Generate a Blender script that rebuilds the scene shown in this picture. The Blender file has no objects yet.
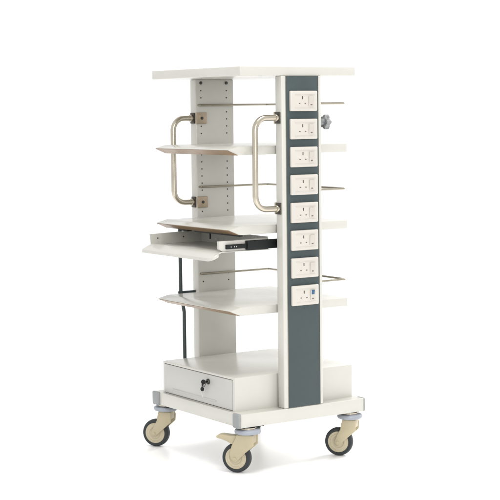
import bpy, bmesh, math, random
from mathutils import Vector, Matrix
random.seed(7)
S = bpy.context.scene
COL = S.collection
ZG = 0.0275          # everything below is written 27.5 mm high; lowered when meshes are built

# ------------------------------------------------------------------ materials
def mat(name, col, rough=.4, metal=0., spec=.5, bump=0., bscale=900., var=0., vscale=6., coat=0.):
    m = bpy.data.materials.new(name); m.use_nodes = True
    nt = m.node_tree; b = nt.nodes['Principled BSDF']
    b.inputs['Base Color'].default_value = (*col, 1)
    b.inputs['Roughness'].default_value = rough
    b.inputs['Metallic'].default_value = metal
    b.inputs['Specular IOR Level'].default_value = spec
    b.inputs['Coat Weight'].default_value = coat
    tc = nt.nodes.new('ShaderNodeTexCoord')
    if var > 0:
        n = nt.nodes.new('ShaderNodeTexNoise'); n.inputs['Scale'].default_value = vscale
        n.inputs['Detail'].default_value = 5
        nt.links.new(tc.outputs['Object'], n.inputs['Vector'])
        mr = nt.nodes.new('ShaderNodeMapRange')
        mr.inputs['From Min'].default_value = .3; mr.inputs['From Max'].default_value = .7
        mr.inputs['To Min'].default_value = 1 - var; mr.inputs['To Max'].default_value = 1 + var
        nt.links.new(n.outputs['Fac'], mr.inputs['Value'])
        mx = nt.nodes.new('ShaderNodeVectorMath'); mx.operation = 'SCALE'
        mx.inputs[0].default_value = col
        nt.links.new(mr.outputs['Result'], mx.inputs['Scale'])
        nt.links.new(mx.outputs['Vector'], b.inputs['Base Color'])
        r2 = nt.nodes.new('ShaderNodeMapRange')
        r2.inputs['From Min'].default_value = .3; r2.inputs['From Max'].default_value = .7
        r2.inputs['To Min'].default_value = rough * .85; r2.inputs['To Max'].default_value = min(1, rough * 1.2)
        nt.links.new(n.outputs['Fac'], r2.inputs['Value'])
        nt.links.new(r2.outputs['Result'], b.inputs['Roughness'])
    if bump > 0:
        n2 = nt.nodes.new('ShaderNodeTexNoise'); n2.inputs['Scale'].default_value = bscale
        n2.inputs['Detail'].default_value = 3
        nt.links.new(tc.outputs['Object'], n2.inputs['Vector'])
        bp = nt.nodes.new('ShaderNodeBump'); bp.inputs['Strength'].default_value = bump
        bp.inputs['Distance'].default_value = .0004
        nt.links.new(n2.outputs['Fac'], bp.inputs['Height'])
        nt.links.new(bp.outputs['Normal'], b.inputs['Normal'])
    return m

M_WHITE = mat('powder_coat_white', (0.470, 0.463, 0.424), .22, bump=.14, bscale=700, var=.03, vscale=7)
M_FRONT = mat('powder_coat_drawer', (.40, .397, .375), .36, bump=.25, bscale=700, var=.02, vscale=9)
M_LIP_BOUNCE = mat('lip_floor_bounce', (.185, .115, .060), .42, bump=.2, var=.14, vscale=22)  # brown bounce from the floor, put into the shelf lip colour
M_SLATE = mat('slate_laminate', (.044, .060, .063), .6, spec=.3, bump=.3, bscale=500, var=.08, vscale=14)
M_SOCK = mat('socket_plastic', (.47, .445, .405), .3, var=.01, coat=.15)
M_SWITCH = mat('switch_plastic', (.43, .40, .36), .25, coat=.2)
M_PIN = mat('pin_shadow', (0.046, 0.041, 0.036), .6)
M_BLUE = mat('blue_rocker', (0.011, 0.076, 0.163), .3)
M_RED = mat('dull_mark', (0.126, 0.099, 0.090), .5)
M_STEEL = mat('brushed_steel', (.44, .40, .33), .24, metal=1., bump=.2, bscale=300, var=.05, vscale=30)  # warm floor reflection worked into the steel colour
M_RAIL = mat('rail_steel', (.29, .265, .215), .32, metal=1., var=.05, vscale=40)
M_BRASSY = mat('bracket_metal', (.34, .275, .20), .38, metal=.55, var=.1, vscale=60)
M_BLACK = mat('black_plastic', (.006, .008, .008), .5, spec=.25, bump=.2, var=.1)
M_ROD = mat('black_green_rod', (0.016, 0.027, 0.029), .38, var=.1, vscale=40)
M_DARKMETAL = mat('dark_metal', (0.054, 0.054, 0.049), .3, metal=.8)
M_COLLAR = mat('bracket_dark', (.05, .042, .032), .4, metal=.4)
M_CHROME = mat('chrome', (0.541, 0.541, 0.523), .15, metal=1.)
M_GUARD = mat('grey_corner_plastic', (0.226, 0.234, 0.239), .45, bump=.2, var=.03)
M_DISC = mat('grey_blue_plastic', (.255, .275, .31), .4, bump=.1, var=.05)
M_BEIGE = mat('beige_nylon', (.375, .325, .215), .42, bump=.2, bscale=300, var=.05, vscale=30)
M_HUB = mat('beige_hub', (.40, .352, .245), .4, bump=.2, bscale=300, var=.05, vscale=30)
M_TYRE = mat('black_rubber', (.014, .018, .019), .6, bump=.4, bscale=500, var=.15, vscale=40)
M_KNOB = mat('grey_knob_plastic', (.17,.175,.18), .4, var=.5, vscale=90)

# ------------------------------------------------------------------ mesh helpers
def new(): return bmesh.new()

def bev(bm, edges, w, seg=2):
    if w > 0:
        bmesh.ops.bevel(bm, geom=list(edges), offset=w, offset_type='OFFSET', segments=seg, profile=.5, affect='EDGES')

def merge(dst, src):
    me = bpy.data.meshes.new('tmp'); src.to_mesh(me); src.free(); dst.from_mesh(me); bpy.data.meshes.remove(me)

def box(bm, x0, x1, y0, y1, z0, z1, w=0., seg=2):
    b = new(); bmesh.ops.create_cube(b, size=1)
    for v in b.verts:
        v.co = Vector((x0 + (v.co.x + .5) * (x1 - x0), y0 + (v.co.y + .5) * (y1 - y0), z0 + (v.co.z + .5) * (z1 - z0)))
    bev(b, b.edges, w, seg); merge(bm, b); return bm

def prism(bm, pts, axis, a0, a1, w=0., seg=2):
    """polygon pts in the two other axes, extruded along axis"""
    b = new()
    def P(p, a):
        return {'x': (a, p[0], p[1]), 'y': (p[0], a, p[1]), 'z': (p[0], p[1], a)}[axis]
    f0 = [b.verts.new(P(p, a0)) for p in pts]; f1 = [b.verts.new(P(p, a1)) for p in pts]
    n = len(pts)
    b.faces.new(f0); b.faces.new(f1[::-1])
    for i in range(n): b.faces.new((f0[i], f1[i], f1[(i + 1) % n], f0[(i + 1) % n]))
    bmesh.ops.recalc_face_normals(b, faces=b.faces)
    bev(b, b.edges, w, seg); merge(bm, b); return bm

def cyl(bm, c, ax, r, h, n=32, w=0., r2=None):
    b = new()
    bmesh.ops.create_cone(b, cap_ends=True, segments=n, radius1=r, radius2=r if r2 is None else r2, depth=h)
    if w > 0:
        es = [e for e in b.edges if len(e.link_faces) == 2 and any(len(f.verts) > 4 for f in e.link_faces)]
        bev(b, es, w, 2)
    q = Vector((0, 0, 1)).rotation_difference(Vector(ax).normalized())
    bmesh.ops.transform(b, matrix=Matrix.Translation(Vector(c)) @ q.to_matrix().to_4x4(), verts=b.verts)
    merge(bm, b); return bm

def lathe(bm, prof, c, ax, n=48):
    """prof: list of (radius, height) ; revolved round ax through c"""
    b = new(); rings = []
    for r, h in prof:
        if r < 1e-6: rings.append([b.verts.new((0, 0, h))])
        else: rings.append([b.verts.new((r * math.cos(2 * math.pi * k / n), r * math.sin(2 * math.pi * k / n), h)) for k in range(n)])
    for a, d in zip(rings[:-1], rings[1:]):
        for k in range(n):
            k2 = (k + 1) % n
            vs = [a[k % len(a)], a[k2 % len(a)], d[k2 % len(d)], d[k % len(d)]]
            u = []
            for v in vs:
                if v not in u: u.append(v)
            if len(u) > 2:
                try: b.faces.new(u)
                except ValueError: pass
    bmesh.ops.recalc_face_normals(b, faces=b.faces)
    q = Vector((0, 0, 1)).rotation_difference(Vector(ax).normalized())
    bmesh.ops.transform(b, matrix=Matrix.Translation(Vector(c)) @ q.to_matrix().to_4x4(), verts=b.verts)
    merge(bm, b); return bm

def fillet(pts, r, seg=8):
    pts = [Vector(p) for p in pts]; out = [pts[0]]
    for i in range(1, len(pts) - 1):
        a, b, c = pts[i - 1], pts[i], pts[i + 1]
        u = (a - b).normalized(); v = (c - b).normalized()
        ang = u.angle(v); d = r / math.tan(ang / 2)
        p0, p1 = b + u * d, b + v * d
        ctr = b + (u + v).normalized() * (r / math.sin(ang / 2))
        e0, e1 = p0 - ctr, p1 - ctr
        for k in range(seg + 1):
            t = k / seg; th = e0.angle(e1)
            out.append(ctr + e0 * (math.sin((1 - t) * th) / math.sin(th)) + e1 * (math.sin(t * th) / math.sin(th)))
    out.append(pts[-1]); return out

def tube(bm, pts, r, n=16):
    b = new(); pts = [Vector(p) for p in pts]; rings = []
    t0 = (pts[1] - pts[0]).normalized()
    up = Vector((0, 0, 1)) if abs(t0.z) < .9 else Vector((1, 0, 0))
    s = t0.cross(up).normalized(); prev = t0
    for i, p in enumerate(pts):
        if i == 0: t = t0
        elif i == len(pts) - 1: t = (pts[-1] - pts[-2]).normalized()
        else: t = ((pts[i + 1] - p).normalized() + (p - pts[i - 1]).normalized()).normalized()
        s = prev.rotation_difference(t) @ s; prev = t
        s = (s - t * s.dot(t)).normalized(); q = t.cross(s)
        rings.append([b.verts.new(p + (s * math.cos(2 * math.pi * k / n) + q * math.sin(2 * math.pi * k / n)) * r) for k in range(n)])
    for a, d in zip(rings[:-1], rings[1:]):
        for k in range(n): b.faces.new((a[k], a[(k + 1) % n], d[(k + 1) % n], d[k]))
    b.faces.new(rings[0][::-1]); b.faces.new(rings[-1])
    bmesh.ops.recalc_face_normals(b, faces=b.faces)
    merge(bm, b); return bm

def obj(name, bm, m, parent=None, label=None, origin=(0, 0, 0)):
    bmesh.ops.translate(bm, vec=(-origin[0], -origin[1], -origin[2]), verts=bm.verts)
    me = bpy.data.meshes.new(name); bm.to_mesh(me); bm.free()
    for p in me.polygons: p.use_smooth = True
    me.set_sharp_from_angle(angle=math.radians(32))
    me.materials.append(m)
    o = bpy.data.objects.new(name, me); COL.objects.link(o)
    if parent is not None: o.parent = parent
    if label: o['label'] = label
    return o

def thing(name, label, cat, loc):
    o = bpy.data.objects.new(name, None); COL.objects.link(o)
    o.location = loc; o['label'] = label; o['category'] = cat; o.empty_display_size = .1
    return o

# ------------------------------------------------------------------ setting
fl = new()
bmesh.ops.create_grid(fl, x_segments=2, y_segments=2, size=60)
M_FLOOR = mat('white_floor', (.95, .95, .95), .3, spec=.6)
floor = obj('floor', fl, M_FLOOR); floor['kind'] = 'structure'

# ------------------------------------------------------------------ the trolley
T = thing('medical_trolley', 'off-white metal equipment trolley with open shelves, grey socket strip and beige castors', 'trolley', (0, 0, -ZG))
W2 = .225; YF, YB = -.195, .2025; Z0, Z1 = .150, .1855

# chassis : low frame with rounded plan corners
def round_rect(x0, x1, y0, y1, r, n=6):
    P = []
    for cx, cy, a in ((x1 - r, y1 - r, 0), (x0 + r, y1 - r, 90), (x0 + r, y0 + r, 180), (x1 - r, y0 + r, 270)):
        for k in range(n + 1):
            t = math.radians(a + 90 * k / n); P.append((cx + r * math.cos(t), cy + r * math.sin(t)))
    return P
ch = new(); prism(ch, round_rect(-W2 + .004, W2, YF, YB, .003), 'z', Z0, Z1, .0022)
chassis = obj('chassis', ch, M_WHITE, T)
# plastic end caps closing the side rails of the chassis
for sx, sy in ((-1, -1), (1, -1), (1, 1), (-1, 1)):
    x0, x1 = (.1925, .2240) if sx > 0 else (-.2205, -.1860)
    y0, y1 = (YF - .0065, YF + .004) if sy < 0 else (YB - .004, YB + .0045)
    b = new(); box(b, x0, x1, y0, y1, Z0 - .0015, Z1 + .0012, .0042, 4)
    obj('end_cap', b, M_GUARD, chassis, 'grey plastic end cap')

# base cabinet and drawer
CX0, CX1, CY0, CY1, CZ = -.1825, .1849, -.1865, .192, .2743
DX0, DX1, DZ0, DZ1 = -.1712, .1735, .1883, .2670; g = .0016
b = new(); bmesh.ops.create_cube(b, size=1)
for v in b.verts:
    v.co = Vector((CX0 + (v.co.x + .5) * (CX1 - CX0), CY0 + (v.co.y + .5) * (CY1 - CY0), Z1 + (v.co.z + .5) * (CZ - Z1)))
bmesh.ops.recalc_face_normals(b, faces=b.faces)
ff = [f for f in b.faces if f.normal.y < -.9][0]
outer = set(ff.verts)
bmesh.ops.inset_individual(b, faces=[ff], thickness=.005)
for v in ff.verts:
    v.co.x = DX0 - g if v.co.x < 0 else DX1 + g
    v.co.z = DZ0 - g if v.co.z < (Z1 + CZ) / 2 else DZ1 + g
r = bmesh.ops.extrude_discrete_faces(b, faces=[ff])
for v in r['faces'][0].verts: v.co.y += .014
bmesh.ops.recalc_face_normals(b, faces=b.faces)
bev(b, [e for e in b.edges if all(abs(v.co.z - CZ) < 1e-5 for v in e.verts)] + [e for e in b.edges if abs(e.verts[0].co.z - e.verts[1].co.z) > .05 and all(min(abs(v.co.x - CX0), abs(v.co.x - CX1)) < 1e-5 for v in e.verts)], .0026, 3)
cab = obj('cabinet', b, M_WHITE, T)
b = new(); box(b, DX0, DX1, CY0 - .0012, CY0 + .016, DZ0, DZ1, .0012)
drawer = obj('drawer', b, M_FRONT, T)
b = new(); prism(b, [(CY0 - .0010, .2045), (CY0 - .0036, .2022), (CY0 - .0036, .1998), (CY0 - .0010, .1985)], 'x', -.128, .095, .0008)
obj('drawer_pull', b, M_FRONT, drawer)
LX, LZ = .058, .2487; LY = CY0 - .0012
b = new(); lathe(b, [(0, 0), (.0076, 0), (.0076, .002), (.0064, .0045), (.0048, .0050), (0, .0050)], (LX, LY, LZ), (0, -1, 0), 32)
lock = obj('lock', b, M_DARKMETAL, drawer)

# side columns
CYa, CYb = -.0588, .0668
ZT0, ZT1 = 1.0488, 1.0705
def column(x0, x1, inner):
    """C section: web outside, returns at front and rear, inner plate"""
    b = new(); box(b, x0, x1, CYa, CYb, Z1, ZT0, .0028, 3)
    return b
colL = obj('side_column', column(-.2262, -.1965, 1), M_WHITE, T, 'side column with rows of mounting holes')
colR = obj('side_column', column(.1950, .2240, -1), M_WHITE, T, 'side column carrying the grey socket strip')
rail_z = (.9777, .7500, .5058)
rows = [1.0177 - .0198 * k for k in range(29)]
for side, xf in ((1, -.1965), (-1, .1950)):
    for y in (-.0417, .0425):
        for z in rows:
            if any(abs(z - rz) < .007 for rz in rail_z) and y < 0: continue
            if y < 0 and (.920 < z < .960 or .69 < z < .724): continue
            if any(-.012 < h - z < .030 for h in (.8698, .6653, .4562)): continue
            if .52 < z < .66: continue
            b = new(); cyl(b, (xf + side * .0001, y, z), (1, 0, 0), .0021, .0008, 14)
            obj('mounting_hole', b, M_PIN, colL if side > 0 else colR)
for side, xf, pr in ((1, -.1965, colL), (-1, .1950, colR)):
    for y in (-.0417, .0425):
        b = new(); cyl(b, (xf + side * .0012, y, 1.0390), (side, 0, 0), .0048, .003, 6, .0005)
        obj('bolt', b, M_DARKMETAL, pr)

# slate strip and sockets on the right column
b = new(); box(b, .2236, .2248, -.0455, .0560, Z1 + .0012, ZT0 - .0006, .0004)
obj('grey_panel', b, M_SLATE, T)
for y in (-.0467, .0560):
    b = new(); box(b, .2236, .2252, y, y + .0012, Z1 + .0012, ZT0 - .0006, .0003); obj('panel_trim', b, M_RAIL, colR)
XP = .2248
proto = None
for k in range(8):
    zc = .9838 - .0720 * k; yc = .0062
    b = new()
    box(b, XP - .001, XP + .0085, yc - .0425, yc + .0425, zc - .0262, zc + .0262, .0034, 4)
    # raised inner frame
    for a in ((yc - .030, yc + .034, zc + .0165, zc + .0178), (yc - .030, yc + .034, zc - .0185, zc - .0172)):
        box(b, XP + .0080, XP + .0094, *a, .0004)
    ws = obj('power_socket', b, M_SOCK, T, 'white power socket with blue rocker switch' if k == 7 else None)
    b = new(); box(b, XP + .0076, XP + .0089, yc - .0072, yc - .0040, zc + .0045, zc + .0125, .0005)
    obj('pin_hole', b, M_PIN, ws)
    for dy in (-.0150, .0030):
        b = new(); box(b, XP + .0076, XP + .0089, yc + dy - .0024, yc + dy + .0024, zc - .0078, zc - .0050, .0005)
        obj('pin_hole', b, M_RED, ws)
    b = new(); prism(b, [(XP + .0080, zc - .0135), (XP + .0098, zc - .0135), (XP + .0118, zc + .0125), (XP + .0080, zc + .0125)], 'y', yc + .0135, yc + .0290, .0006)
    sw = obj('switch', b, M_SWITCH, ws)
    if k == 7:
        b = new(); prism(b, [(XP + .0095, zc + .0010), (XP + .0112, zc + .0010), (XP + .0128, zc + .0130), (XP + .0100, zc + .0130)], 'y', yc + .0165, yc + .0262, .0008)
        obj('rocker', b, M_BLUE, ws)
    b = new(); box(b, XP + .0088, XP + .0106, yc + .0185, yc + .0245, zc - .0112, zc - .0082, .0005)
    obj('indicator', b, M_RED, ws)

# top board
b = new(); box(b, -.2216, .2212, -.1826, .1803, ZT0, ZT1 + .0018, .0018, 3)
obj('top_board', b, M_WHITE, T)

# shelves
HX0, HX1 = -.1855, .1862
def shelf(h, lip_m=M_LIP_BOUNCE):
    pts = [(-.1970, h - .0078), (-.1650, h), (.1775, h), (.1775, h - .0220), (-.1650, h - .0226), (-.1955, h - .0098)]
    b = new(); prism(b, pts, 'x', HX0, HX1, .0013)
    s = obj('shelf', b, M_WHITE, T)
    # folded-back lip, a thin strip under the nose with brown floor bounce painted in
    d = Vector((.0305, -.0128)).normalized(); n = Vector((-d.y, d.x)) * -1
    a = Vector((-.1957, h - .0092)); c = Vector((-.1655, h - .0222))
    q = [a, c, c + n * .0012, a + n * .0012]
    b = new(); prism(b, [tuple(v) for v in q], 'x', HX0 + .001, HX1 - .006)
    obj('folded_lip', b, lip_m, s, 'folded lip with floor bounce painted tan')
    for sx in (-1, 1):      # support brackets to the columns
        x0, x1 = (-.197, HX0 + .001) if sx < 0 else (HX1 - .001, .1955)
        b = new(); box(b, x0, x1, -.040, .048, h - .019, h - .006, .001)
        obj('support_bracket', b, M_WHITE, s)
    return s
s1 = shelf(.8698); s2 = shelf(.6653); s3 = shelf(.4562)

# gallery rails
for z in rail_z:
    P = [(-.1965, -.050, z), (-.1905, -.050, z), (-.1905, .1760, z), (.1790, .1760, z), (.1790, .030, z), (.1955, .030, z)]
    b = new(); tube(b, fillet(P, .0054, 6), .0030, 12)
    obj('shelf_rail', b, M_RAIL, T)

# grab handles
for xc, xi, side in ((-.2113, -.1965, 1), (.2085, .1950, -1)):
    y = -.1240 if side > 0 else -.1315
    P = [(xc, -.056, .9415), (xc, y, .9415), (xc, y, .7075), (xc, -.056, .7075)]
    b = new(); tube(b, fillet(P, .034, 12), .0076, 20)
    hd = obj('grab_handle', b, M_STEEL, T)
    for z in (.9415, .7075):
        b = new(); box(b, xc - .0105, xc + .0105, -.0625, -.0580, z - .0150, z + .0150, .0012)
        obj('collar', b, M_COLLAR, hd)
        b = new(); cyl(b, (xc, -.0660, z), (0, 1, 0), .0098, .0075, 28, .001); obj('sleeve', b, M_STEEL, hd)
        b = new()
        if side > 0: box(b, xi - .0005, xi + .0065, -.0600, -.0265, z - .0155, z + .0155, .0012)
        else: box(b, xi - .0065, xi + .0005, -.0600, -.0265, z - .0155, z + .0155, .0012)
        br = obj('bracket', b, M_BRASSY, hd)
        b = new(); cyl(b, (xi + side * .0072, -.0430, z), (side, 0, 0), .0042, .003, 20, .0006)
        obj('screw', b, M_DARKMETAL, hd)

# keyboard tray under the middle shelf
b = new()
TZ = .6010
prism(b, [(-.2150, TZ), (-.0650, TZ), (-.0650, TZ - .0016), (-.2150, TZ - .0016)], 'x', -.1835, .1718, .0004)
# sloping nose with a turned-down edge and a rounded right corner, lofted along x
st = [(-.1840, .030)] + [(.1500 + .022 * math.sin(math.pi / 2 * k / 12), .030 - .022 * (1 - math.cos(math.pi / 2 * k / 12))) for k in range(13)]
lb = new(); rings = []
for x, d in st:
    q = [(0, 0), (-d * .93, -.0125 * d / .030), (-d, -.0150 * d / .030), (-d, -.0150 * d / .030 - .0080), (-d * .93, -.0150 * d / .030 - .0084), (-d * .93, -.0155 * d / .030), (0, -.0030)]
    rings.append([lb.verts.new((x, -.2150 + a, TZ + c)) for a, c in q])
for r0, r1 in zip(rings[:-1], rings[1:]):
    for k in range(7): lb.faces.new((r0[k], r0[(k + 1) % 7], r1[(k + 1) % 7], r1[k]))
lb.faces.new(rings[0]); lb.faces.new(rings[-1][::-1])
bmesh.ops.recalc_face_normals(lb, faces=lb.faces); merge(b, lb)
tray = obj('keyboard_tray', b, M_WHITE, T)
b = new(); prism(b, [(-.2280, TZ), (-.2310, TZ + .0275), (-.0650, TZ + .0320), (-.0650, TZ)], 'x', -.1660, -.1648)
sw = obj('side_wall', b, M_WHITE, tray)
for y in (-.2060, -.1240):
    b = new(); cyl(b, (-.1646, y, TZ + .0155), (1, 0, 0), .0022, .0008, 14); obj('screw_hole', b, M_PIN, tray)
b = new(); box(b, -.1648, .1640, -.0662, -.0650, TZ, TZ + .0320); obj('back_wall', b, M_WHITE, tray)
b = new(); prism(b, [(-.2170, TZ + .0070), (-.2170, TZ + .0270), (-.0650, TZ + .0290), (-.0650, TZ), (-.2070, TZ)], 'x', .1560, .1668, .001)
obj('side_wall', b, M_WHITE, tray)
for sx in (-1, 1):
    e = lambda a, c: (a, c) if sx > 0 else (-c, -a)
    b = new(); box(b, *e(.1668, .1745), -.1990, .02, .6075, .6190, .001); obj('slide_rail', b, M_BLACK, tray)
    b = new(); box(b, *e(.1662, .1800), -.1380, .0560, .6030, .6265, .0015); sr = obj('slide_rail', b, M_BLACK, tray)
    b = new(); box(b, *e(.1800, .1960), -.0450, .0500, .6050, .6240, .001); obj('slide_bracket', b, M_BLACK, tray)
    if sx > 0:
        for y in (-.186, -.176, -.170):
            b = new(); cyl(b, (.1747, y, .6132), (1, 0, 0), .0015, .0008, 12); obj('rivet', b, M_CHROME, tray)
# dark strip, its pin and short block under the middle shelf lip
b = new(); box(b, -.040, .1840, -.1650, -.1560, .6385, .6428, .0006); obj('dark_strip', b, M_BLACK, s2)
b = new(); box(b, .0325, .0365, -.1635, -.1600, .6240, .6390, .0004); obj('stop_pin', b, M_BLACK, s2)
b = new(); box(b, -.1260, -.0850, -.1600, -.1450, .6370, .6430, .0006); obj('stop_block', b, M_BLACK, s2)

# black support rod on the left
RX = -.2140
b = new(); tube(b, fillet([(RX, -.1060, .636), (RX, -.1060, .455), (RX, -.0960, .400), (RX, -.0960, Z1)], .02, 6), .0052, 16)
rod = obj('support_rod', b, M_ROD, T)
b = new(); box(b, RX - .0035, RX + .0035, -.1150, -.0588, .4525, .4590, .001); obj('rod_arm', b, M_ROD, rod)

# star knob behind the right column
b = new()
n = 60
prof = []
for k in range(n):
    a = 2 * math.pi * k / n; r = .0172 + .0026 * math.cos(5 * a)
    prof.append((.2110 + r * math.cos(a), .9290 + r * math.sin(a)))
prism(b, prof, 'y', .0810, .0965, .0025)
kn = obj('clamp_knob', b, M_KNOB, T)
b = new(); cyl(b, (.2110, .0745, .9290), (0, 1, 0), .009, .016, 24); obj('knob_stem', b, M_KNOB, kn)

# ------------------------------------------------------------------ castors
def castor(cx, cy, ang, brake, name='castor'):
    """ang: direction (deg) in which the wheel trails"""
    t = Vector((math.cos(math.radians(ang)), math.sin(math.radians(ang)), 0)); nrm = Vector((t.y, -t.x, 0))
    # local frame: X = trail, Y = -nrm, Z = up
    Mx = Matrix(((t.x, -nrm.x, 0, cx), (t.y, -nrm.y, 0, cy), (0, 0, 1, 0), (0, 0, 0, 1)))
    def put(nm, bm, m, par):
        bmesh.ops.transform(bm, matrix=Mx, verts=bm.verts); return obj(nm, bm, m, par)
    ax = .0300; az = ZG + .0385
    b = new()
    if brake: prof = [(.024, .129), (-.0216, .129), (-.0216, .102), (.004, .080), (.026, .0575), (.033, .0575), (.042, .066), (.044, .080), (.038, .100), (.030, .115)]
    else: prof = [(.016, .129), (-.0185, .129), (-.0215, .118), (-.0205, .100), (.004, .078), (.024, .0600), (.030, .0570), (.036, .0600), (.039, .067), (.030, .088), (.0215, .102), (.0190, .118)]
    prism(b, prof, 'y', .0160, .0208, .0019, 3); prism(b, prof, 'y', -.0208, -.0160, .0019, 3)
    box(b, -.0195, .017, -.0170, .0170, .107, .1285, .002)
    lathe(b, [(0, .120), (.0205, .120), (.0205, .1310), (0, .1310)], (0, 0, 0), (0, 0, 1), 36)
    fork = put('castor', b, M_BEIGE, T)
    b = new(); lathe(b, [(0, .1300), (.028, .1300), (.0325, .1318), (.0345, .1350), (.0345, .1385), (.0325, .1418), (.028, .1435), (0, .1435)], (0, 0, 0), (0, 0, 1), 56)
    put('bumper_disc', b, M_DISC, fork)
    b = new(); lathe(b, [(0, .143), (.022, .143), (.022, .1475), (0, .1475)], (0, 0, 0), (0, 0, 1), 32)
    put('swivel_bearing', b, M_STEEL, fork)
    b = new()
    lathe(b, [(.0285, -.0115), (.0350, -.0115), (.0375, -.0085), (.0385, -.0040), (.0385, .0040), (.0375, .0085), (.0350, .0115), (.0285, .0115), (.0285, -.0115)], (ax, 0, az), (0, 1, 0), 72)
    put('tyre', b, M_TYRE, fork)
    b = new()
    lathe(b, [(0, -.0155), (.0075, -.0155), (.009, -.0130), (.0150, -.0120), (.0165, -.0132), (.0215, -.0132), (.0228, -.0120), (.0280, -.0120), (.0288, -.0105), (.0288, .0105), (.0280, .0120), (.0228, .0120), (.0215, .0132), (.0165, .0132), (.0150, .0120), (.009, .0130), (.0075, .0155), (0, .0155)], (ax, 0, az), (0, 1, 0), 64)
    put('hub', b, M_HUB, fork)
    b = new(); cyl(b, (ax, 0, az), (0, 1, 0), .0042, .0450, 20, .0008); put('axle', b, M_BEIGE, fork)
    if brake:
        b = new(); prism(b, [(.018, .1265), (.045, .1245), (.070, .1262), (.080, .1245), (.083, .1205), (.080, .1165), (.070, .1150), (.052, .1090), (.040, .1020), (.018, .1060)], 'y', -.0150, .0150, .0022, 3)
        put('brake_pedal', b, M_BEIGE, fork)
        for px_, r_ in ((.060, .0022), (.033, .0018)):
            b = new(); cyl(b, (px_, -.0152, .1215), (0, 1, 0), r_, .0010, 12); put('pedal_pin', b, M_PIN, fork)
    # dark mounting plate, square to the chassis
    b = new()
    if cx > 0: box(b, cx - .022, cx + .014, cy - .024, cy + (.042 if cy < 0 else .022), .1468, .1502, .0005)
    else: box(b, cx - .012, cx + .048, cy - .018, cy + .028, .1468, .1502, .0005)
    obj('mounting_plate', b, M_BLACK, fork)
    return fork
TR = 218
castor(.2040, -.1610, TR, True)
castor(.1990, .1720, TR, False)
castor(-.2000, -.1680, TR, False)
castor(-.2010, .1350, 147, False)

# ------------------------------------------------------------------ keys in the drawer lock
K = thing('key_ring', 'small dark key ring with two keys hanging from the drawer lock', 'keys', (LX, LY, LZ - ZG - .012))
def kobj(nm, b, m):
    bmesh.ops.translate(b, vec=(0, 0, -ZG), verts=b.verts); return obj(nm, b, m, K, None, (LX, LY, LZ - ZG - .012))
b = new(); cyl(b, (LX, LY - .008, LZ), (0, 1, 0), .0028, .010, 12)
lathe(b, [(0, -.0011), (.0062, -.0012), (.0062, .0012), (0, .0011)], (LX + .002, LY - .017, LZ + .001), (1, -.55, 0), 24)
kobj('key', b, M_BLACK)
b = new(); tube(b, [(LX + .008 * math.cos(a) + .004, LY - .017 + .002 * math.sin(a), LZ - .003 + .0085 * math.sin(a)) for a in [2 * math.pi * i / 24 for i in range(25)]], .0011, 8)
kobj('ring', b, M_DARKMETAL)
kx = LX - .0155
b = new(); lathe(b, [(0, -.0012), (.0056, -.0012), (.0056, .0012), (0, .0012)], (kx, LY - .010, LZ - .0215), (.3, -1, 0), 24)
box(b, kx - .0022, kx + .0022, LY - .011, LY - .009, LZ - .016, LZ - .006, .0004)
kobj('key', b, M_BLACK)
b = new(); box(b, kx - .0014, kx + .0014, LY - .0108, LY - .0092, LZ - .043, LZ - .026, .0003)
kobj('key_blade', b, M_CHROME)
b = new(); tube(b, fillet([(LX + .002, LY - .016, LZ - .006), (LX - .008, LY - .014, LZ - .012), (kx, LY - .010, LZ - .013)], .004, 5), .0010, 8)
kobj('link', b, M_DARKMETAL)

# ------------------------------------------------------------------ camera
R = Vector((0.55110701, 0.83435241, -0.0117099)); U = Vector((-0.0664846, 0.05789452, 0.99610643)); F = Vector((-0.83178174, 0.54818271, -0.08737766))
cd = bpy.data.cameras.new('camera'); cam = bpy.data.objects.new('camera', cd); COL.objects.link(cam)
m3 = Matrix((R, U, -F)).transposed()
cam.matrix_world = Matrix.Translation((3.5608, -2.3598, .9577 - ZG)) @ m3.to_4x4()
cd.sensor_width = 36; cd.lens = 1576.07 / 500 * 36; cd.clip_end = 500; cd.clip_start = .05
S.camera = cam

# ------------------------------------------------------------------ light
w = bpy.data.worlds.new('World'); S.world = w; w.use_nodes = True
w.node_tree.nodes['Background'].inputs[0].default_value = (1, 1, 1, 1)
w.node_tree.nodes['Background'].inputs[1].default_value = .86
def area(name, loc, target, size, power, col=(1, 1, 1)):
    l = bpy.data.lights.new(name, 'AREA'); l.shape = 'SQUARE'; l.size = size; l.energy = power; l.color = col
    o = bpy.data.objects.new(name, l); COL.objects.link(o); o.location = loc
    o.rotation_euler = (Vector(target) - Vector(loc)).to_track_quat('-Z', 'Y').to_euler(); return o
area('softbox_above', (.8, -.1, 4.6), (0, 0, .5), 2.0, 105, (1, .99, .97))
area('added_rear_fill', (-.9, 4.3, 2.8), (0, 0, .5), 2.2, 190, (1, .99, .97))  # unseen fill lamp added behind to brighten the shelf tops
area('softbox_right', (5.0, -1.9, 1.9), (0, 0, .5), 1.7, 66, (1, .985, .95))

S.view_settings.view_transform = 'Standard'; S.view_settings.look = 'None'
S.view_settings.exposure = .42; S.view_settings.gamma = 1
S.cycles.max_bounces = 8; S.cycles.use_denoising = True
